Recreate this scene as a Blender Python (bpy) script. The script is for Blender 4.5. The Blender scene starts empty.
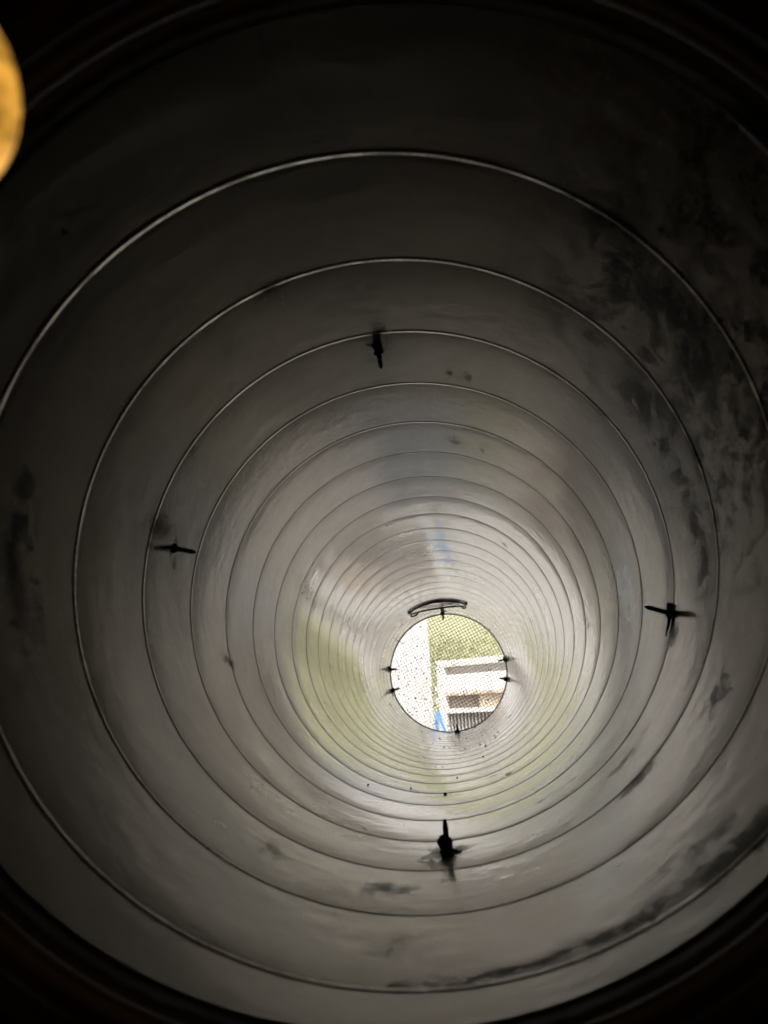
import bpy, bmesh, math, random
import numpy as np
from mathutils import Vector, Matrix
random.seed(7); np.random.seed(7)
C = bpy.context.scene.collection
SC = bpy.context.scene
TAU = 2*math.pi

# ------------------------------------------------------------------ camera
R = 0.25                      # duct radius
H = 1.30                      # height of the duct axis above the yard
ROLL = math.radians(4.5)      # the duct is turned a little about its own axis
cam_d = bpy.data.cameras.new('camera'); cam = bpy.data.objects.new('camera', cam_d); C.objects.link(cam)
right = Vector((0.99460058, 0.08502159, -0.05950645)); up = Vector((0.07662518, -0.2149462, 0.97361528)); back = Vector((0.06998763, -0.97291801, -0.22030041))
M = Matrix((right, up, back)).transposed().to_4x4(); M.translation = Vector((0.03325238, 0, 1.18210261)); cam.matrix_world = M
cam_d.sensor_fit = 'HORIZONTAL'; cam_d.sensor_width = 36; cam_d.lens = 850/768*36
cam_d.clip_start = 0.01; cam_d.clip_end = 500
cam_d.dof.use_dof = True; cam_d.dof.focus_distance = 1.5; cam_d.dof.aperture_fstop = 14
SC.camera = cam
# ------------------------------------------------------------------ sky, sun, exposure
SUN_EL, SUN_ROT = math.radians(64), math.radians(165)     # sun high, a little behind the camera
w = bpy.data.worlds.new('World'); SC.world = w; w.use_nodes = True
nt = w.node_tree; nt.nodes.clear()
sky = nt.nodes.new('ShaderNodeTexSky'); sky.sky_type = 'NISHITA'; sky.sun_disc = False
sky.sun_elevation = SUN_EL; sky.sun_rotation = SUN_ROT; sky.air_density = 1.0; sky.dust_density = 8.0; sky.ozone_density = .3; sky.altitude = 0
bg = nt.nodes.new('ShaderNodeBackground'); bg.inputs['Strength'].default_value = 0.15
wo = nt.nodes.new('ShaderNodeOutputWorld'); hs = nt.nodes.new('ShaderNodeHueSaturation'); hs.inputs['Saturation'].default_value = .3; nt.links.new(sky.outputs[0], hs.inputs['Color']); nt.links.new(hs.outputs[0], bg.inputs[0]); nt.links.new(bg.outputs[0], wo.inputs[0])
sun_d = bpy.data.lights.new('sun', 'SUN'); sun = bpy.data.objects.new('sun', sun_d); C.objects.link(sun)
sun_d.energy = 2.0; sun_d.angle = math.radians(0.5); sun_d.color = (1, .965, .91)
# sun direction: sky rotation measured clockwise from +Y
sdir = Vector((math.sin(SUN_ROT)*math.cos(SUN_EL), math.cos(SUN_ROT)*math.cos(SUN_EL), math.sin(SUN_EL)))
sun.rotation_euler = sdir.to_track_quat('Z', 'Y').to_euler(); sun.location = (0, 0, 8)
SC.view_settings.view_transform = 'Standard'; SC.view_settings.look = 'None'
SC.view_settings.exposure = 1.15; SC.view_settings.gamma = 1; SC.view_settings.use_curve_mapping = False
cy = SC.cycles
cy.max_bounces = 24; cy.glossy_bounces = 24; cy.diffuse_bounces = 6; cy.transparent_max_bounces = 8
cy.use_denoising = True; cy.sample_clamp_indirect = 12; cy.caustics_reflective = True; cy.blur_glossy = 0.0

# ------------------------------------------------------------------ helpers
def N(nt, typ, **kw):
    n = nt.nodes.new(typ)
    for k, v in kw.items(): setattr(n, k, v)
    return n
def mat(name, col=(.5,.5,.5), rough=.6, metal=0.0, var=.12, scale=12, bump=0.0, bscale=60, col2=None, spec=.5):
    """plain procedural material: two noise-mixed colours, roughness variation, fine relief"""
    m = bpy.data.materials.new(name); m.use_nodes = True; t = m.node_tree; b = t.nodes['Principled BSDF']
    tc = N(t, 'ShaderNodeTexCoord')
    n = N(t, 'ShaderNodeTexNoise'); n.inputs['Scale'].default_value = scale; n.inputs['Detail'].default_value = 6; n.inputs['Roughness'].default_value = .65
    t.links.new(tc.outputs['Object'], n.inputs['Vector'])
    cr = N(t, 'ShaderNodeValToRGB'); cr.color_ramp.elements[0].position = .3; cr.color_ramp.elements[1].position = .7
    c2 = col2 or tuple(c*(1-var*2) for c in col)
    cr.color_ramp.elements[0].color = (*c2, 1); cr.color_ramp.elements[1].color = (*col, 1)
    t.links.new(n.outputs['Fac'], cr.inputs[0]); t.links.new(cr.outputs[0], b.inputs['Base Color'])
    b.inputs['Roughness'].default_value = rough; b.inputs['Metallic'].default_value = metal
    b.inputs['Specular IOR Level'].default_value = spec
    if bump:
        n2 = N(t, 'ShaderNodeTexNoise'); n2.inputs['Scale'].default_value = bscale; n2.inputs['Detail'].default_value = 5
        t.links.new(tc.outputs['Object'], n2.inputs['Vector'])
        bp = N(t, 'ShaderNodeBump'); bp.inputs['Strength'].default_value = bump; bp.inputs['Distance'].default_value = .01
        t.links.new(n2.outputs['Fac'], bp.inputs['Height']); t.links.new(bp.outputs[0], b.inputs['Normal'])
    return m
def tag(o, label=None, cat=None, group=None, kind=None):
    if label: o['label'] = label
    if cat: o['category'] = cat
    if group: o['group'] = group
    if kind: o['kind'] = kind
    return o
def empty(name, loc, rot=(0,0,0)):
    o = bpy.data.objects.new(name, None); C.objects.link(o); o.location = loc; o.rotation_euler = rot; o.empty_display_size = .05
    return o
def link(name, me, parent=None, m=None):
    if m is not None and not me.materials: me.materials.append(m)
    o = bpy.data.objects.new(name, me); C.objects.link(o)
    if parent: o.parent = parent
    return o
def build(name, bm, m, parent=None, smooth=False):
    bmesh.ops.recalc_face_normals(bm, faces=bm.faces)
    me = bpy.data.meshes.new(name); bm.to_mesh(me); bm.free()
    if smooth:
        for p in me.polygons: p.use_smooth = True
    return link(name, me, parent, m)
def box(bm, x0, x1, y0, y1, z0, z1, bev=0.0):
    r = bmesh.ops.create_cube(bm, size=1)
    vs = r['verts']
    for v in vs:
        v.co = Vector(((x0+x1)/2+v.co.x*(x1-x0), (y0+y1)/2+v.co.y*(y1-y0), (z0+z1)/2+v.co.z*(z1-z0)))
    if bev:
        es = set(e for v in vs for e in v.link_edges)
        bmesh.ops.bevel(bm, geom=list(es), offset=bev, segments=2, affect='EDGES', profile=.7)
    return bm
def lathe(bm, prof, seg=16, mtx=None):
    """prof: list of (radius, along); revolved about local Z"""
    rings = []
    for r, z in prof:
        ring = []
        for i in range(seg):
            a = TAU*i/seg; v = Vector((r*math.cos(a), r*math.sin(a), z))
            ring.append(bm.verts.new(mtx @ v if mtx else v))
        rings.append(ring)
    for a, b in zip(rings, rings[1:]):
        for i in range(seg):
            bm.faces.new((a[i], a[(i+1) % seg], b[(i+1) % seg], b[i]))
    bm.faces.new(rings[0][::-1]); bm.faces.new(rings[-1])
def tube(bm, pts, rad, seg=8, closed=False):
    pts = [Vector(p) for p in pts]; n = len(pts); rings = []
    if not hasattr(rad, '__len__'): rad = [rad]*n
    nrm = None
    for i, p in enumerate(pts):
        t = (pts[(i+1) % n] - pts[i-1]) if closed else (pts[min(i+1, n-1)] - pts[max(i-1, 0)])
        t.normalize()
        if nrm is None: nrm = t.orthogonal()
        nrm = (nrm - t*nrm.dot(t)).normalized(); bn = t.cross(nrm)
        rings.append([bm.verts.new(p + (nrm*math.cos(TAU*k/seg) + bn*math.sin(TAU*k/seg))*rad[i]) for k in range(seg)])
    for i in range(n if closed else n-1):
        a, b = rings[i], rings[(i+1) % n]
        for k in range(seg): bm.faces.new((a[k], a[(k+1) % seg], b[(k+1) % seg], b[k]))
    if not closed:
        bm.faces.new(rings[0][::-1]); bm.faces.new(rings[-1])
def cylp(th, y, rho=R):          # point in duct space: th in turns clockwise from the top, y along the axis
    return Vector((rho*math.sin(TAU*th), y, rho*math.cos(TAU*th)))

# ------------------------------------------------------------------ galvanised steel of the duct
PITCH = 0.5802*R; PH = 0.5802*3.5444*R           # seam at y = PH + PITCH*(turn + theta)
Y0, Y1 = 1.555*R, 14.93*R
duct = empty('spiral_duct', (0, 0, H), (0, ROLL, 0))
tag(duct, 'long round galvanised steel spiral duct seen from inside, with dirt smudges', 'duct')

class NG:
    """small helper to write shader maths"""
    def __init__(s, t): s.t = t
    def m(s, op, a, b=None, c=None, clamp=False):
        n = N(s.t, 'ShaderNodeMath', operation=op); n.use_clamp = clamp
        for i, x in enumerate((a, b, c)):
            if x is None: continue
            if isinstance(x, (int, float)): n.inputs[i].default_value = x
            else: s.t.links.new(x, n.inputs[i])
        return n.outputs[0]
    def ss(s, x, a, b, o0=0., o1=1.):
        n = N(s.t, 'ShaderNodeMapRange', interpolation_type='SMOOTHSTEP')
        s.t.links.new(x, n.inputs['Value'])
        for k, v in (('From Min', a), ('From Max', b), ('To Min', o0), ('To Max', o1)): n.inputs[k].default_value = v
        return n.outputs['Result']
    def noise(s, vec, scale, detail=4, rough=.6, color=False):
        n = N(s.t, 'ShaderNodeTexNoise'); s.t.links.new(vec, n.inputs['Vector'])
        n.inputs['Scale'].default_value = scale; n.inputs['Detail'].default_value = detail; n.inputs['Roughness'].default_value = rough
        return n.outputs['Color' if color else 'Fac']
    def vec(s, x, y, z):
        n = N(s.t, 'ShaderNodeCombineXYZ')
        for i, v in enumerate((x, y, z)):
            if isinstance(v, (int, float)): n.inputs[i].default_value = v
            else: s.t.links.new(v, n.inputs[i])
        return n.outputs[0]

# stains, and long dark streaks at the far left: (turn, y, size around, size along, strength)
SPOTS = [(.922,.651,.016,.02,.9),(.928,.678,.02,.03,.45),(.97,.697,.006,.008,.9),(.823,.617,.03,.05,.45),(.777,.79,.03,.06,.75),
 (.770,.842,.03,.05,.6),(.269,.855,.03,.05,.45),(.282,.83,.02,.03,.7),(.483,.775,.03,.07,.7),(.973,.838,.03,.05,.6),(.975,.80,.012,.05,.7),(.479,.806,.028,.045,.9),(.497,.803,.03,.03,.4),(.504,.656,.03,.035,.75),(.517,.64,.03,.03,.5),(.495,.515,.03,.035,.5),
 (.441,.449,.12,.009,1.),(.416,.443,.08,.009,1.),(.378,.433,.05,.028,1.0),(.39,.452,.012,.008,.9),(.383,.485,.03,.035,.7),(.375,.47,.015,.02,.8),
 (.15,.729,.05,.06,.75),(.165,.70,.05,.07,.6),(.165,.60,.06,.07,.8),(.142,.57,.07,.05,.8),(.10,.53,.06,.035,.85),(.118,.50,.08,.06,.7),(.247,.735,.05,.03,.85),(.225,.745,.05,.03,.8),(.2,.745,.05,.03,.8),(.183,.75,.05,.035,.8),
 (.735,.53,.12,.022,.8),(.715,.555,.10,.018,.6),(.685,.59,.08,.02,.5),(.86,.449,.008,.012,.9),(.319,.633,.03,.04,.7),(.364,.794,.05,.02,.6),(.371,.70,.035,.02,.85),
 (.021,.91,.012,.02,.7),(.035,.915,.01,.02,.6),(.024,1.167,.016,.05,.6),(.05,1.2,.014,.05,.5),(.566,.676,.02,.03,.5),(.887,.703,.02,.03,.4),(.831,.792,.012,.02,.6),
 (.095,1.785,.006,.03,.9),(.703,1.048,.012,.05,.7),(.553,1.878,.006,.03,.8),(.523,2.072,.008,.04,.9),(.435,1.402,.015,.02,.6),(.423,1.33,.012,.03,.9),(.408,.932,.03,.015,.6),(.395,.92,.03,.012,.5),
 (.247,1.374,.01,.04,.7),(.526,2.342,.006,.04,.8),(.433,2.452,.009,.05,.9),(.408,2.281,.01,.05,.9),(.877,3.3,.008,.06,.9),(.656,3.25,.012,.06,.9),(.42,2.9,.02,.12,.7),(.39,2.7,.02,.08,.6),(.36,2.6,.015,.08,.6)]

def galvanised(name='galvanised_steel', with_stains=True):
    m = bpy.data.materials.new(name); m.use_nodes = True; t = m.node_tree; b = t.nodes['Principled BSDF']; g = NG(t)
    tc = N(t, 'ShaderNodeTexCoord', object=duct); P = tc.outputs['Object']
    sx = N(t, 'ShaderNodeSeparateXYZ'); t.links.new(P, sx.inputs[0]); x, y, z = sx.outputs
    th = g.m('DIVIDE', g.m('ARCTAN2', x, z), TAU)                       # -0.5..0.5 turns, clockwise from top
    s = g.m('FRACT', g.m('SUBTRACT', g.m('DIVIDE', g.m('SUBTRACT', y, PH), PITCH), th))   # 0 at a seam
    # rolled-in streaks run round the duct
    str_v = g.vec(g.m('MULTIPLY', x, 1.6), g.m('MULTIPLY', y, 38), g.m('MULTIPLY', z, 1.6))
    streak = g.noise(str_v, 3.0, 5, .6)
    blotch = g.noise(P, 7, 5, .6)
    spangle = N(t, 'ShaderNodeTexVoronoi'); spangle.inputs['Scale'].default_value = 90; t.links.new(P, spangle.inputs['Vector'])
    sp = N(t, 'ShaderNodeSeparateColor'); t.links.new(spangle.outputs['Color'], sp.inputs[0])
    # base colour
    v = g.m('ADD', g.m('MULTIPLY', streak, .05), g.m('ADD', g.m('MULTIPLY', blotch, .22), g.m('MULTIPLY', sp.outputs[0], .03)))
    cr = N(t, 'ShaderNodeValToRGB'); t.links.new(v, cr.inputs[0])
    e = cr.color_ramp.elements; e[0].position = .10; e[0].color = (.345,.332,.310,1); e[1].position = .32; e[1].color = (.475,.456,.425,1)
    base = cr.outputs[0]
    rough = g.m('ADD', .04, g.m('ADD', g.m('MULTIPLY', sp.outputs[0], .04), g.m('MULTIPLY', blotch, .08)))
    if with_stains:
        dn = N(t, 'ShaderNodeVectorMath', operation='SUBTRACT'); t.links.new(g.noise(P, 45, 7, .8, True), dn.inputs[0]); dn.inputs[1].default_value = (.5,.5,.5)
        ds = N(t, 'ShaderNodeVectorMath', operation='MULTIPLY_ADD'); t.links.new(dn.outputs[0], ds.inputs[0]); ds.inputs[1].default_value = (.04,.055,.04); t.links.new(P, ds.inputs[2])
        fine = g.noise(g.vec(x, g.m('MULTIPLY', y, .45), z), 75, 8, .78)
        mask = None
        for tt, yy, sa, sl, st in SPOTS:
            c = cylp(tt, yy); mp = N(t, 'ShaderNodeVectorMath', operation='SUBTRACT'); t.links.new(ds.outputs[0], mp.inputs[0]); mp.inputs[1].default_value = c
            sc_ = N(t, 'ShaderNodeVectorMath', operation='MULTIPLY'); t.links.new(mp.outputs[0], sc_.inputs[0]); sc_.inputs[1].default_value = (1/sa, 1/sl, 1/sa)
            ln = N(t, 'ShaderNodeVectorMath', operation='LENGTH'); t.links.new(sc_.outputs[0], ln.inputs[0])
            k = g.ss(ln.outputs['Value'], .0, 1.4, st, 0.)
            mask = k if mask is None else g.m('MAXIMUM', mask, k)
        gate = g.ss(g.m('ADD', fine, g.m('MULTIPLY', mask, .26)), .58, .70)
        spots = g.m('MULTIPLY', mask, g.m('ADD', .08, g.m('MULTIPLY', gate, 1.05)))
        # grime in the upper right of the first turns
        wth = g.m('MULTIPLY', g.ss(th, .03, .12), g.ss(th, .31, .22)); wy = g.ss(y, .92, .5)
        gr = g.ss(g.noise(g.vec(g.m('MULTIPLY', x, 1), g.m('MULTIPLY', y, .7), g.m('MULTIPLY', z, 1)), 44, 8, .8), .49, .57)
        grime = g.m('MULTIPLY', g.m('MULTIPLY', wth, wy), g.m('MULTIPLY', gr, .95))
        # dirt caught along the seam
        sd = g.m('MINIMUM', s, g.m('SUBTRACT', 1, s))
        seam = g.m('MULTIPLY', g.ss(g.m('ADD', sd, g.m('MULTIPLY', g.m('SUBTRACT', fine, .5), .12)), .09, .0), g.ss(g.noise(P, 9, 6, .75), .50, .62))
        seam = g.m('MULTIPLY', seam, g.m('MULTIPLY', g.ss(y, 1.4, .7, .15, 1.), g.m('ADD', .45, g.m('MULTIPLY', g.m('MULTIPLY', g.ss(th, .0, .1), g.ss(th, .30, .24)), .55))))
        crest = g.m('MULTIPLY', g.m('MULTIPLY', g.ss(sd, .05, .02), g.ss(y, 1.0, .55, 0., .62)), g.ss(g.noise(P, 16, 5, .7), .40, .62, .1, 1.))
        dirt = g.m('MAXIMUM', g.m('MAXIMUM', spots, grime), g.m('MAXIMUM', seam, crest), clamp=True)
        dark = N(t, 'ShaderNodeMix', data_type='RGBA'); t.links.new(dirt, dark.inputs['Factor']); t.links.new(base, dark.inputs['A']); dark.inputs['B'].default_value = (.022,.021,.019,1)
        base = dark.outputs['Result']
        rough = g.m('ADD', rough, g.m('MULTIPLY', dirt, .4))
    t.links.new(base, b.inputs['Base Color']); t.links.new(rough, b.inputs['Roughness']); b.inputs['Metallic'].default_value = 1.0; b.inputs['Specular IOR Level'].default_value = .15
    if with_stains: t.links.new(g.m('SUBTRACT', 1, dirt), b.inputs['Metallic'])
    # oil-canning and small dents
    h = g.m('ADD', g.m('MULTIPLY', g.noise(g.vec(x, g.m('MULTIPLY', y, 1.6), z), 8, 2, .4), .6), g.m('MULTIPLY', g.noise(str_v, 2.2, 2, .5), .012))
    h = g.m('ADD', h, g.m('MULTIPLY', g.noise(P, 50, 2, .5), .40))
    bp = N(t, 'ShaderNodeBump'); bp.inputs['Strength'].default_value = 1.0; bp.inputs['Distance'].default_value = .0008
    t.links.new(h, bp.inputs['Height']); t.links.new(bp.outputs[0], b.inputs['Normal'])
    # dull zinc bloom: part of the surface scatters more widely than the bright skin under it
    b2 = N(t, 'ShaderNodeBsdfPrincipled'); t.links.new(base, b2.inputs['Base Color']); b2.inputs['Roughness'].default_value = .30; b2.inputs['Specular IOR Level'].default_value = .15
    t.links.new(bp.outputs[0], b2.inputs['Normal']); b2.inputs['Metallic'].default_value = 1.0
    if with_stains: t.links.new(g.m('SUBTRACT', 1, dirt), b2.inputs['Metallic'])
    ms = N(t, 'ShaderNodeMixShader'); t.links.new(g.m('ADD', .20, g.m('MULTIPLY', blotch, .22)), ms.inputs[0]); t.links.new(b.outputs[0], ms.inputs[1]); t.links.new(b2.outputs[0], ms.inputs[2])
    t.links.new(ms.outputs[0], t.nodes['Material Output'].inputs['Surface'])
    return m
GALV = galvanised()
GALV_PLAIN = galvanised('galvanised_outer', False)

# ------------------------------------------------------------------ duct wall: one wound band and one lock seam per turn
ks = np.array([-60,-7,-4.2,-2.9,-2.1,-1.2,.9,1.9,2.9,4.4,8,16,28,42,60,140])*1e-3
kh = np.array([0,0,.05,.50,.60,.50,-.08,-.38,-.62,-.68,-.52,-.32,-.12,-.02,0,0])*1e-3
sg = np.linspace(-.06, .14, 4001); hg = np.interp(sg, ks, kh)
ker = np.exp(-.5*(np.arange(-40, 41)/9.)**2); ker /= ker.sum(); hg = np.convolve(np.pad(hg, 40, 'edge'), ker, 'valid')
dg = np.gradient(hg, sg)
def Hs(s): return np.interp(s, sg, hg)
def Ds(s): return np.interp(s, sg, dg)
def helix_mesh(name, svals, turn0, clip0=None, clip1=None, seg=360):
    sv = np.array(svals); ns = len(sv); th = np.arange(seg+1)/seg
    T, S = np.meshgrid(th, sv, indexing='ij')
    y = PH + PITCH*(turn0+T) + S; h = Hs(S); d = Ds(S); rho = R-h
    if clip0 is not None: y = np.maximum(y, clip0)
    if clip1 is not None: y = np.minimum(y, clip1)
    sn, cs = np.sin(TAU*T), np.cos(TAU*T)
    co = np.stack([rho*sn, y, rho*cs], -1).reshape(-1, 3)
    kk = d*PITCH/(TAU*rho)
    nn = np.stack([-sn+kk*cs, -d, -cs-kk*sn], -1).reshape(-1, 3); nn /= np.linalg.norm(nn, axis=1)[:, None]
    i = np.arange(seg)[:, None]*ns + np.arange(ns-1)[None]; i = i.ravel()
    q = np.stack([i, i+ns, i+ns+1, i+1], 1)
    yy = y.ravel()
    keep = (yy[q].max(1) - yy[q].min(1)) > 1e-6
    q = q[keep]
    if len(q) == 0: return None
    me = bpy.data.meshes.new(name); me.from_pydata(co.tolist(), [], q.tolist()); me.update()
    # faces must look inwards
    p = me.polygons[0]; c0 = Vector(p.center); c0.y = 0
    if p.normal.dot(-c0) < 0: me.flip_normals()
    for p in me.polygons: p.use_smooth = True
    me.normals_split_custom_set_from_vertices(nn.tolist())
    return me
seam_s = [-7e-3,-6e-3,-5.2e-3,-4.4e-3,-3.6e-3,-3e-3,-2.4e-3,-1.8e-3,-1.2e-3,-.4e-3,.4e-3,1.2e-3,1.9e-3,2.6e-3,3.4e-3,4.2e-3,5e-3]
band_s = [5e-3,7e-3,9e-3,12e-3,15e-3,18e-3,23e-3,28e-3,34e-3,40e-3,48e-3,58e-3,75e-3,95e-3,115e-3,PITCH-7e-3]
t_lo = math.floor((Y0-PH)/PITCH)-2; t_hi = math.ceil((Y1-PH)/PITCH)+1
shared = {}
for k in range(t_lo, t_hi+1):
    for nm, sv in (('wound_band', band_s), ('lock_seam', seam_s)):
        lo = PH+PITCH*k+sv[0]; hi = PH+PITCH*(k+1)+sv[-1]
        if hi <= Y0 or lo >= Y1: continue
        if lo >= Y0 and hi <= Y1:
            if nm not in shared: shared[nm] = helix_mesh(nm, sv, 0); shared[nm].materials.append(GALV)
            o = link(nm, shared[nm], duct); o.location.y = PITCH*k
        else:
            me = helix_mesh(nm, sv, k, Y0, Y1)
            if me: link(nm, me, duct, GALV)
# outer skin with folded ends
bm = bmesh.new(); seg = 180; prof = [(R+.0005, Y0+.0), (R+.006, Y0+.0), (R+.006, Y1), (R+.0005, Y1)]
rings = [[bm.verts.new(cylp(i/seg, yy, rr)) for i in range(seg)] for rr, yy in prof]
for a, b_ in zip(rings, rings[1:]):
    for i in range(seg): bm.faces.new((a[i], a[(i+1) % seg], b_[(i+1) % seg], b_[i]))
build('outer_skin', bm, GALV_PLAIN, duct, True)
# rolled dark edge at the far end
DARK = mat('dark_rubber', (.012,.012,.012), .55, var=.2, scale=30, bump=.3)
bm = bmesh.new(); tube(bm, [cylp(i/120, Y1-.004, R-.0012) for i in range(120)], .0021, 6, True)
build('end_rim', bm, mat('dark_steel', (.09,.088,.085), .45, .8), duct, True)

# ------------------------------------------------------------------ screws through the wall, with sealant
BLACK = mat('blackened_steel', (.018,.017,.016), .5, .3, scale=300, bump=.2, bscale=600)
SEAL = mat('black_sealant', (.010,.010,.010), .55, 0, scale=80, bump=.4, bscale=300)
def screw_mesh(L, r, thin=False):
    bm = bmesh.new(); prof = [(r*1.9, -.002), (r*1.9, .0012), (r*1.1, .002)]
    z = .003; n = 12 if not thin else 6
    while z < L*.72:
        prof += [(r*.78, z), (r*1.06, z+.0007), (r*.78, z+.0014)]; z += L*.72/n
    prof += [(r*.86, L*.74), (r*.8, L*.84), (r*.55, L*.94), (r*.08, L)]
    lathe(bm, prof, 10)
    bmesh.ops.recalc_face_normals(bm, faces=bm.faces)
    me = bpy.data.meshes.new('self_tapping_screw'); bm.to_mesh(me); bm.free()
    for p in me.polygons: p.use_smooth = True
    me.materials.append(BLACK); return me
def place_in(o, th, y, dt=0, dy=0):
    """stand an object's +Z on the wall, pointing to the axis, leaning dt/dy"""
    p = cylp(th, y, R-.0005); n = (Vector((0, y+dy, 0)) - p); n = (n + Vector((math.cos(TAU*th), 0, -math.sin(TAU*th)))*dt).normalized()
    o.location = p; o.rotation_euler = n.to_track_quat('Z', 'Y').to_euler(); return o
def sealant(screw, th, y, seed, size=.011, runs=4, drag=False):
    """irregular squeezed-out blob with a few dragged strings on the curved wall (screw space)"""
    rnd = random.Random(seed); inv = Matrix.LocRotScale(screw.location, screw.rotation_euler, None).inverted()
    bm = bmesh.new()
    for (a, l, hh, da, dl) in [(size*.5, size*.9, .004, 0, 0), (size*.35, size*1.5, .002, rnd.uniform(-.6,.6)*size, -size*.5), (size*.3, size*.8, .002, rnd.uniform(-.9,.9)*size, size*.5)]:
        ph = [rnd.uniform(0, TAU) for _ in range(4)]; seg = 20; rings = []
        for kk, (f, hf) in enumerate([(1.0, 0.02), (.86, .45), (.55, .85), (.22, 1.0)]):
            ring = []
            for i in range(seg):
                q = TAU*i/seg; wob = 1+.22*math.sin(3*q+ph[0])+.16*math.sin(5*q+ph[1])+.12*math.sin(8*q+ph[2])
                du = da+a*f*wob*math.cos(q); dv = dl+l*f*wob*math.sin(q)
                ring.append(bm.verts.new(inv @ cylp(th+du/(TAU*R), y+dv, R-.0002-hh*hf)))
            rings.append(ring)
        for A, B in zip(rings, rings[1:]):
            for i in range(seg): bm.faces.new((A[i], A[(i+1) % seg], B[(i+1) % seg], B[i]))
        bm.faces.new(rings[-1])
    for j in range(6):
        rr = size*rnd.uniform(.34, .62); zc = size*rnd.uniform(.1, 1.0); q = rnd.uniform(0, TAU); off = size*rnd.uniform(0, .3)
        res = bmesh.ops.create_icosphere(bm, subdivisions=2, radius=rr, matrix=Matrix.Translation((off*math.cos(q), off*math.sin(q), zc)))
        for v in res['verts']: v.co += Vector((rnd.uniform(-.1,.1), rnd.uniform(-.1,.1), rnd.uniform(-.15,.15)))*rr
    for j in range(runs):
        q = rnd.uniform(0, TAU); ll = rnd.uniform(.5, 1.5)*size; pts = []; rad = []
        for i in range(6):
            f = i/5; du = math.cos(q)*(size*.5+ll*f)+rnd.uniform(-.1,.1)*size; dv = math.sin(q)*(size*.5+ll*f)*1.3+rnd.uniform(-.1,.1)*size
            pts.append(inv @ cylp(th+du/(TAU*R), y+dv, R-.0008)); rad.append(.0016*(1-f*.8))
        tube(bm, pts, rad, 6)
    if drag:                                    # one thick string dragged down round the duct wall
        n = 9; tube(bm, [inv @ cylp(th-.006+.020*i/n, y+.004+.003*math.sin(i), R-.002) for i in range(n+1)], [.0036*(1-.8*i/n) for i in range(n+1)], 8)
    return build('sealant', bm, SEAL, screw, True)
big = screw_mesh(.031, .0027); thin = screw_mesh(.024, .0013, True)
for i, (th, y, dt, dy) in enumerate([(.973,.836,.0,.02),(.770,.838,-.01,.02),(.269,.844,-.05,.10),(.479,.806,-.005,.16)]):
    s_ = link('self_tapping_screw', big, duct); place_in(s_, th, y, dt, dy); s_.scale.z = (.74,.74,.86,1.)[i]; sealant(s_, th, y, 10+i, (.008,.005,.006,.011)[i], (2,1,2,3)[i], i == 2)
for i, (th, y) in enumerate([(.985,3.60),(.754,3.62),(.695,3.61),(.215,3.63),(.268,3.63),(.474,3.58)]):
    s_ = link('self_tapping_screw', big, duct); place_in(s_, th, y, 0, 0); sealant(s_, th, y, 40+i, .010, 2); s_.scale = (1.7, 1.7, 1.2)
for th, y in [(.835,3.68),(.123,3.68)]:
    s_ = link('rivet_pin', thin, duct); place_in(s_, th, y)

# ------------------------------------------------------------------ black wire crescent hung under the top of the duct
loop = empty('bent_wire_loop', Vector((0, 0, H)) + Matrix.Rotation(ROLL, 3, 'Y') @ cylp(.975, 3.30, R-.004), (0, 0, 0))
tag(loop, 'flat crescent of bent black wire held under the top of the duct near the mesh', 'wire loop')
Linv = loop.matrix_basis.inverted() if False else Matrix.Translation(-loop.location)
DM = Matrix.Translation((0, 0, H)) @ Matrix.Rotation(ROLL, 4, 'Y')
def Lp(th, depth, y=3.30): return Linv @ (DM @ cylp(th, y, R-depth))
WIRE = mat('black_wire', (.012,.012,.013), .45, 0, scale=200)
def arc(t0, t1, d0, d1, dm, n=18, y=3.30):
    return [Lp(t0+(t1-t0)*f, (d0*(1-f)+d1*f)+dm*math.sin(math.pi*f), y) for f in [i/n for i in range(n+1)]]
T0, T1 = -.094, .044
bm = bmesh.new(); tube(bm, arc(T0, T1, .003, .003, .015, 28), [.0024+.0014*math.sin(math.pi*i/28) for i in range(29)], 8); build('bow', bm, WIRE, loop, True)
bm = bmesh.new(); tube(bm, arc(T0, T1, .004, .004, .0005, 28, 3.19), [.0026+.0016*math.sin(math.pi*i/28) for i in range(29)], 8); build('bow', bm, WIRE, loop, True)
bm = bmesh.new(); tube(bm, [Lp(T0, .004, 3.19), Lp(T0-.005, .004, 3.2), Lp(T0-.003, .003, 3.27), Lp(T0, .003), Lp(T0-.004, .007), Lp(T0-.001, .012), Lp(T0+.008, .015), Lp(T0+.016, .012)], .0034, 8); build('end_curl', bm, WIRE, loop, True)
bm = bmesh.new(); tube(bm, [Lp(T1, .004, 3.19), Lp(T1+.004, .004, 3.2), Lp(T1+.002, .003, 3.27), Lp(T1, .003), Lp(T1+.004, .006), Lp(T1+.001, .010), Lp(T1-.006, .011)], .003, 8); build('end_curl', bm, WIRE, loop, True)
rnd = random.Random(3)
for j in range(4):
    pts = []; n = 14; a0 = T0+.012+.01*j; a1 = T1-.018+.004*j
    for i in range(n+1):
        f = i/n; pts.append(Lp(a0+(a1-a0)*f, .003+.0025*j+.003*math.sin(f*9+j*1.7)*math.sin(math.pi*f)+rnd.uniform(-.001,.001), 3.20+.024*j))
    bm = bmesh.new(); tube(bm, pts, .0013, 6); build('inner_wire', bm, WIRE, loop, True)

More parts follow.
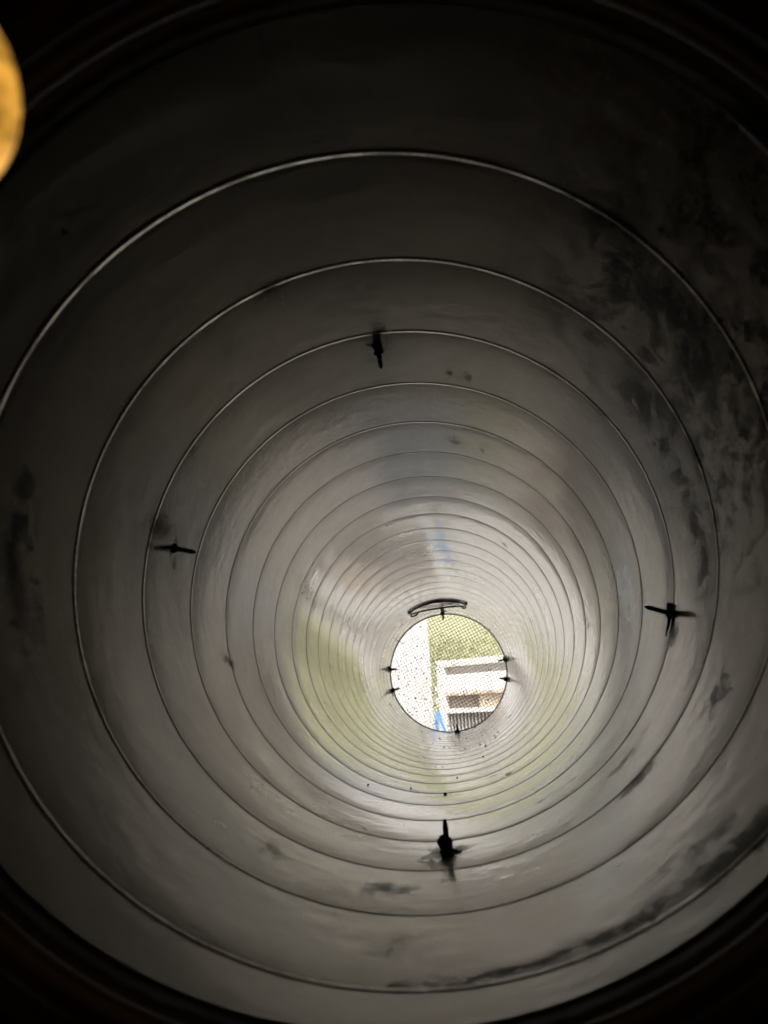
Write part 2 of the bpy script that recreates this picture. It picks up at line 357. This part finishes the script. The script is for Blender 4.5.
# ------------------------------------------------------------------ wire mesh across the far end
scr = empty('wire_mesh_screen', (0, Y1+.004, H), (0, ROLL, 0))
tag(scr, 'square wire mesh stretched over the bright far end of the duct, flecked with black dirt', 'wire mesh')
WM = mat('wire_steel', (.42,.41,.39), .45, .6, scale=60)
bm = bmesh.new(); lathe(bm, [(1, -.5), (1, .5)], 6)
bmesh.ops.recalc_face_normals(bm, faces=bm.faces)
wme = bpy.data.meshes.new('wire'); bm.to_mesh(wme); bm.free(); wme.materials.append(WM)
PW, RW = .0130, .00115; ang = math.radians(-62)
for fam in (0, 1):
    a = ang+fam*math.pi/2; dv = Vector((math.cos(a), 0, math.sin(a))); pv = Vector((-math.sin(a), 0, math.cos(a)))
    n = int(R/PW)+1
    for i in range(-n, n+1):
        off = (i+.37)*PW
        if abs(off) > R+.004: continue
        half = math.sqrt((R+.005)**2-off*off)
        o = link('wire', wme, scr); o.location = pv*off + Vector((0, .0016*fam, 0))
        o.rotation_euler = dv.to_track_quat('Z', 'Y').to_euler(); o.scale = (RW, RW, 2*half)
# dirt stuck in the mesh: dense low on the left
bm = bmesh.new(); rnd = random.Random(11); n = 0
while n < 460:
    px, pz = rnd.uniform(-R, R), rnd.uniform(-R, R)
    if px*px+pz*pz > (R-.01)**2: continue
    dens = (.9 if px < -.03 else .22)*(1 if pz < .06 else .3)
    if rnd.random() > dens: continue
    n += 1; s_ = rnd.choice([.0011,.0014,.0017,.002,.0022,.0032])
    bmesh.ops.create_icosphere(bm, subdivisions=1, radius=s_, matrix=Matrix.Translation((px, rnd.uniform(-.003,.001), pz)) @ Matrix.Rotation(rnd.uniform(0, 6), 4, 'Y') @ Matrix.Diagonal((rnd.uniform(.8,2.0), .6, rnd.uniform(.5,1.1), 1)))
o = build('trapped_dirt', bm, mat('dirt', (.10,.085,.068), .9, scale=200), scr); o['kind'] = 'stuff'

# ------------------------------------------------------------------ near end: gasket, collar, added dark box that keeps sky light out
col = empty('duct_collar', (0, Y0, H), (0, ROLL, 0))
tag(col, 'dark collar ring with black rubber gasket round the near rim of the duct', 'collar')
def ringmesh(name, prof, m, seg=160):
    bm = bmesh.new(); rr = [[bm.verts.new(cylp(i/seg, yy, r)) for i in range(seg)] for r, yy in prof]; n = len(rr)
    for a in range(n):
        A, B = rr[a], rr[(a+1) % n]
        for i in range(seg): bm.faces.new((A[i], A[(i+1) % seg], B[(i+1) % seg], B[i]))
    return build(name, bm, m, col, True)
ringmesh('rubber_gasket', [(R+.001,-.001),(R+.003,-.020),(R+.016,-.020),(R+.016,-.001)], DARK)
COLM = mat('dull_collar_steel', (.07,.067,.06), .5, 0, scale=25, var=.3)
ringmesh('steel_lip', [(R+.003,-.0205),(R+.001,-.026),(R+.002,-.034),(R+.016,-.036),(R+.016,-.0205)], COLM)
WOOD = mat('dark_timber', (.050,.028,.016), .75, 0, var=.25, scale=9, bump=.3, bscale=40)
block_box = empty('sky_block_box', (0, -.2, 0)); tag(block_box, 'added dark brown box closing the near end of the duct against sky light', 'light-blocking box')
PX, PZ0, PZ1, PYB, PYF = .62, .004, 2.0, -1.0, Y0-.037
py = -.2
bm = bmesh.new()   # front board with a round hole, two skins
def hole_board(bm, y0, y1, r):
    seg = 96; sq = []
    cor = sorted([math.atan2(zz-H, xx) % TAU for xx in (-PX, PX) for zz in (PZ0, PZ1)])
    angs = sorted(set([TAU*i/seg for i in range(seg)]+cor)); loops = []
    for y in (y0, y1):
        inn, out = [], []
        for a in angs:
            c, s_ = math.cos(a), math.sin(a); ts = []
            if c > 1e-9: ts.append(PX/c)
            if c < -1e-9: ts.append(-PX/c)
            if s_ > 1e-9: ts.append((PZ1-H)/s_)
            if s_ < -1e-9: ts.append((PZ0-H)/s_)
            tmin = min(ts)
            inn.append(bm.verts.new((r*c, y, H+r*s_))); out.append(bm.verts.new((tmin*c, y, H+tmin*s_)))
        loops.append((inn, out))
    n = len(angs); (i0, o0), (i1, o1) = loops
    for k in range(n):
        j = (k+1) % n
        bm.faces.new((i0[k], o0[k], o0[j], i0[j])); bm.faces.new((i1[k], i1[j], o1[j], o1[k]))
        bm.faces.new((i0[k], i0[j], i1[j], i1[k])); bm.faces.new((o0[k], o1[k], o1[j], o0[j]))
hole_board(bm, PYF-py-.02, PYF-py, R+.012); build('front_board', bm, WOOD, block_box)
for nm, b_ in (('side_board', (-PX-.02,-PX,PYB-py,PYF-py,PZ0,PZ1)), ('side_board', (PX,PX+.02,PYB-py,PYF-py,PZ0,PZ1)), ('top_board', (-PX-.02,PX+.02,PYB-py,PYF-py,PZ1,PZ1+.02)), ('back_board', (-PX-.02,PX+.02,PYB-py-.02,PYB-py,PZ0,PZ1+.02)), ('bottom_board', (-PX,PX,PYB-py,PYF-py-.02,PZ0,PZ0+.02))):
    bm = bmesh.new(); box(bm, *b_); build(nm, bm, WOOD, block_box)

# glowing globe put in for a blurred orange lit surface by the camera
glow_globe = empty('added_glow_globe', (-.60, .135, 1.300)); tag(glow_globe, 'glowing amber crackled globe put in for a lit orange surface at the upper left edge', 'glow_globe')
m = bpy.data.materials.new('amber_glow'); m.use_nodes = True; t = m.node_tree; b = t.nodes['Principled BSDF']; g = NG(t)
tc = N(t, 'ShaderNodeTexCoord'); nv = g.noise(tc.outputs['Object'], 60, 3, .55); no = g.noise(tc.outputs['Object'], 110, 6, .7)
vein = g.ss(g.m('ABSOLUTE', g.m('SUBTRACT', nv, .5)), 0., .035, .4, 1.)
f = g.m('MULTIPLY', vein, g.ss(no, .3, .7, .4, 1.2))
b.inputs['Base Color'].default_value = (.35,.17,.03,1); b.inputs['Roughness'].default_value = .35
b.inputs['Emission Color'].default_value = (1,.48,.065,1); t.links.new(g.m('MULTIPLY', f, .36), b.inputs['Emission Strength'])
bm = bmesh.new(); bmesh.ops.create_uvsphere(bm, u_segments=40, v_segments=24, radius=.0237, matrix=Matrix.Translation((.5322, 0, .0050))); build('globe', bm, m, glow_globe, True)
bm = bmesh.new(); lathe(bm, [(.03,0),(.03,.012),(.009,.016),(.007,.485),(.012,.49),(.013,.512)], 20, Matrix.Rotation(math.pi/2, 4, 'Y')); build('globe_arm', bm, mat('dark_brass', (.10,.07,.03), .4, 1), glow_globe, True)

# ------------------------------------------------------------------ the yard seen through the mesh
GRAVEL = mat('pale_gravel', (.38,.36,.33), .9, 0, var=.2, scale=5, bump=.6, bscale=70)
bm = bmesh.new(); bmesh.ops.create_grid(bm, x_segments=60, y_segments=60, size=150)
o = build('yard_ground', bm, GRAVEL); o['kind'] = 'structure'
GRASS = mat('meadow', (.265,.262,.155), .95, 0, scale=2.2, col2=(.215,.215,.118), bump=.8, bscale=9)
bm = bmesh.new(); nx, ny = 90, 40; gv = []
for j in range(ny+1):
    row = []
    for i in range(nx+1):
        x = -4+34*i/nx; f = j/ny; y = 7.2+16*f
        z = -.02 + 5.4*(f**1.0) + .06*math.sin(x*1.9+y)+.05*math.sin(x*.7-y*1.6)
        z = min(z, .02+ .9*max(0, x+4)) if j else -.05
        row.append(bm.verts.new((x, y, z)))
    gv.append(row)
for j in range(ny):
    for i in range(nx): bm.faces.new((gv[j][i], gv[j][i+1], gv[j+1][i+1], gv[j+1][i]))
o = build('grass_bank', bm, GRASS, None, True); o['kind'] = 'structure'
# grass blades
bm = bmesh.new(); rnd = random.Random(5)
for k in range(14000):
    x = rnd.uniform(-.6, 2.2); f = rnd.uniform(.2, .6); y = 7.2+16*f; z = 5.4*f
    a = rnd.uniform(0, TAU); hh = rnd.uniform(.05, .12); wd = .006
    d = Vector((math.cos(a)*wd, math.sin(a)*wd, 0)); tip = Vector((rnd.uniform(-.05,.05), rnd.uniform(-.05,.05), hh)); p = Vector((x, y, z-.04))
    bm.faces.new([bm.verts.new(p-d), bm.verts.new(p+d), bm.verts.new(p+tip)])
me = bpy.data.meshes.new('grass_blades'); bm.to_mesh(me); bm.free(); o = link('grass_blades', me, None, mat('grass_blade', (.31,.305,.185), .8, 0, scale=3, col2=(.24,.24,.13)))
tag(o, 'short olive green grass growing on the bank', 'grass', kind='stuff')

# white rendered wall panel on the left
WHITE = mat('white_render', (.66,.655,.645), .85, 0, scale=5, col2=(.54,.52,.49), bump=.5, bscale=45)
wall = empty('white_wall', (-.125, 5.4, 0)); tag(wall, 'white rendered garden wall standing left of the metal rack', 'wall')
bm = bmesh.new(); box(bm, -2.6, 0, 0, .16, 0, 1.95, .006); build('wall_face', bm, WHITE, wall)
bm = bmesh.new(); box(bm, -2.63, .012, -.02, .18, 1.952, 2.0, .006); build('coping', bm, mat('pale_coping', (.72,.70,.66), .8, 0, var=.1, bump=.2), wall)

# white metal rack, rusty, seen at an angle
WP = mat('white_paint', (.76,.735,.69), .5, 0, var=.04, scale=14, bump=.1)
RECESS = mat('beige_recess', (.55,.51,.46), .7, 0, var=.12, scale=9)
BROWN = mat('brown_recess', (.33,.28,.235), .8, 0, var=.2, scale=9)
m = bpy.data.materials.new('rust_stained_white'); m.use_nodes = True; t = m.node_tree; b = t.nodes['Principled BSDF']; g = NG(t)
tc = N(t, 'ShaderNodeTexCoord'); sx = N(t, 'ShaderNodeSeparateXYZ'); t.links.new(tc.outputs['Object'], sx.inputs[0])
nz = g.noise(tc.outputs['Object'], 22, 6, .7); k = g.ss(g.m('ADD', sx.outputs['Z'], g.m('MULTIPLY', g.m('SUBTRACT', nz, .5), .10)), 1.240, 1.200, 0., .8)
k = g.m('MULTIPLY', k, g.ss(sx.outputs['X'], .58, .44))
mx = N(t, 'ShaderNodeMix', data_type='RGBA'); t.links.new(k, mx.inputs['Factor']); mx.inputs['A'].default_value = (.80,.79,.76,1)
cr = N(t, 'ShaderNodeValToRGB'); cr.color_ramp.elements[0].color = (.16,.075,.03,1); cr.color_ramp.elements[1].color = (.62,.36,.10,1); cr.color_ramp.elements[0].position = .35; cr.color_ramp.elements[1].position = .65
t.links.new(g.noise(tc.outputs['Object'], 50, 4, .6), cr.inputs[0]); t.links.new(cr.outputs[0], mx.inputs['B']); t.links.new(mx.outputs['Result'], b.inputs['Base Color']); b.inputs['Roughness'].default_value = .6
RUST = m
yaw = math.radians(-35)
rack = empty('metal_rack', (-.036, 5.0, 0), (0, 0, yaw)); tag(rack, 'white painted metal rack with rusty panel and dark ribbed grille beside the white wall', 'rack')
def part(nm, m, *b_, bev=.003):
    bm = bmesh.new(); box(bm, *b_, bev=bev); return build(nm, bm, m, rack)
Wd = 1.1
part('post', WP, -.052, 0, -.004, .05, 0, 1.408)
part('post', WP, Wd, Wd+.05, -.004, .05, 0, 1.408)
part('top_rail', WP, .001, Wd-.001, 0, .30, 1.369, 1.407)
part('upper_recess', RECESS, .001, Wd-.001, .035, .06, 1.324, 1.3685)
part('rusty_panel', RUST, .001, Wd-.001, .0, .03, 1.205, 1.3235)
part('lower_recess', BROWN, .001, .215, .03, .06, 1.136, 1.2045)
part('rusty_plate', mat('rusty_beige', (.58,.52,.44), .7, 0, scale=18, col2=(.44,.34,.23)), .216, 0.52, .012, .04, 1.136, 1.2045)
part('plain_plate', WP, .5215, Wd-.001, .012, .04, 1.136, 1.2045)
part('shelf', WP, .001, Wd-.001, -.004, .30, 1.108, 1.1355)
gr = part('grille_back', mat('dark_grille', (.28,.26,.235), .7), .001, Wd-.001, .05, .06, .86, 1.1075)
SL = mat('grille_rib', (.52,.485,.45), .6, 0)
bm = bmesh.new(); box(bm, -.0042, .0042, 0, .03, .862, 1.105, .002); bmesh.ops.recalc_face_normals(bm, faces=bm.faces)
rme = bpy.data.meshes.new('rib'); bm.to_mesh(rme); bm.free(); rme.materials.append(SL)
for i in range(45):
    o = link('rib', rme, rack); o.location = (.02+.0237*i, .012, 0)
part('base_panel', WP, .001, Wd-.001, .0, .04, .25, .8595)
for zz in (1.17, 1.235):
    part('clamp', WP, -.075, -.053, .0, .03, zz, zz+.03)
# blue strap hanging by the post
strap = empty('blue_strap', (-.085, 4.72, 1.11)); tag(strap, 'bright blue strap hanging in a loop in front of the rack post', 'strap')
BL = mat('blue_webbing', (.16,.36,.72), .6, 0, var=.15, scale=60)
for pts, nm in (([(0,0,.02),(-.006,-.004,-.05),(-.004,0,-.12),(0,.004,-.16)], 'strap_end'), ([(.004,.004,.02),(.022,0,-.05),(.043,-.004,-.11),(.055,.0,-.16)], 'strap_end')):
    bm = bmesh.new(); prev = None
    for p in pts:
        p = Vector(p); cur = [bm.verts.new(p+Vector(q)) for q in ((-.009,-.0012,0),(.009,-.0012,0),(.009,.0012,0),(-.009,.0012,0))]
        if prev:
            for i in range(4): bm.faces.new((prev[i], prev[(i+1) % 4], cur[(i+1) % 4], cur[i]))
        else: bm.faces.new(cur)
        prev = cur
    bm.faces.new(prev[::-1]); build(nm, bm, BL, strap)

pl_d = bpy.data.lights.new('added_warm_light', 'POINT'); pl = bpy.data.objects.new('added_warm_light', pl_d); C.objects.link(pl); pl.parent = glow_globe
pl.location = (.55, .095, .015); pl_d.energy = .02; pl_d.color = (1, .5, .15); pl_d.shadow_soft_size = .015  # added point light, gives the boards behind the globe a brown glow
# low white kerb wall along the foot of the bank
kerb = empty('white_kerb', (.9, 6.9, 0)); tag(kerb, 'low white kerb wall along the foot of the grass bank behind the rack', 'kerb')
for i in range(8):
    bm = bmesh.new(); box(bm, i*1.0+.004, i*1.0+.996, 0, .22, 0, .55, .012); build('kerb_block', bm, WHITE, kerb)
# loose grit lying on the floor of the duct
bm = bmesh.new(); rnd = random.Random(21)
for k in range(46):
    th = rnd.gauss(.47, .055); yy = 1.0+2.65*rnd.random()**.6; p = DM @ cylp(th, yy, R-.001)
    bmesh.ops.create_icosphere(bm, subdivisions=1, radius=rnd.choice([.0012,.0018,.0022,.003]), matrix=Matrix.Translation(p) @ Matrix.Rotation(rnd.uniform(0,6), 4, 'Y') @ Matrix.Diagonal((1, rnd.uniform(1,2.2), .7, 1)))
o = build('duct_grit', bm, BLACK); tag(o, 'scattered dark grit and chips lying on the duct floor', 'grit', kind='stuff')
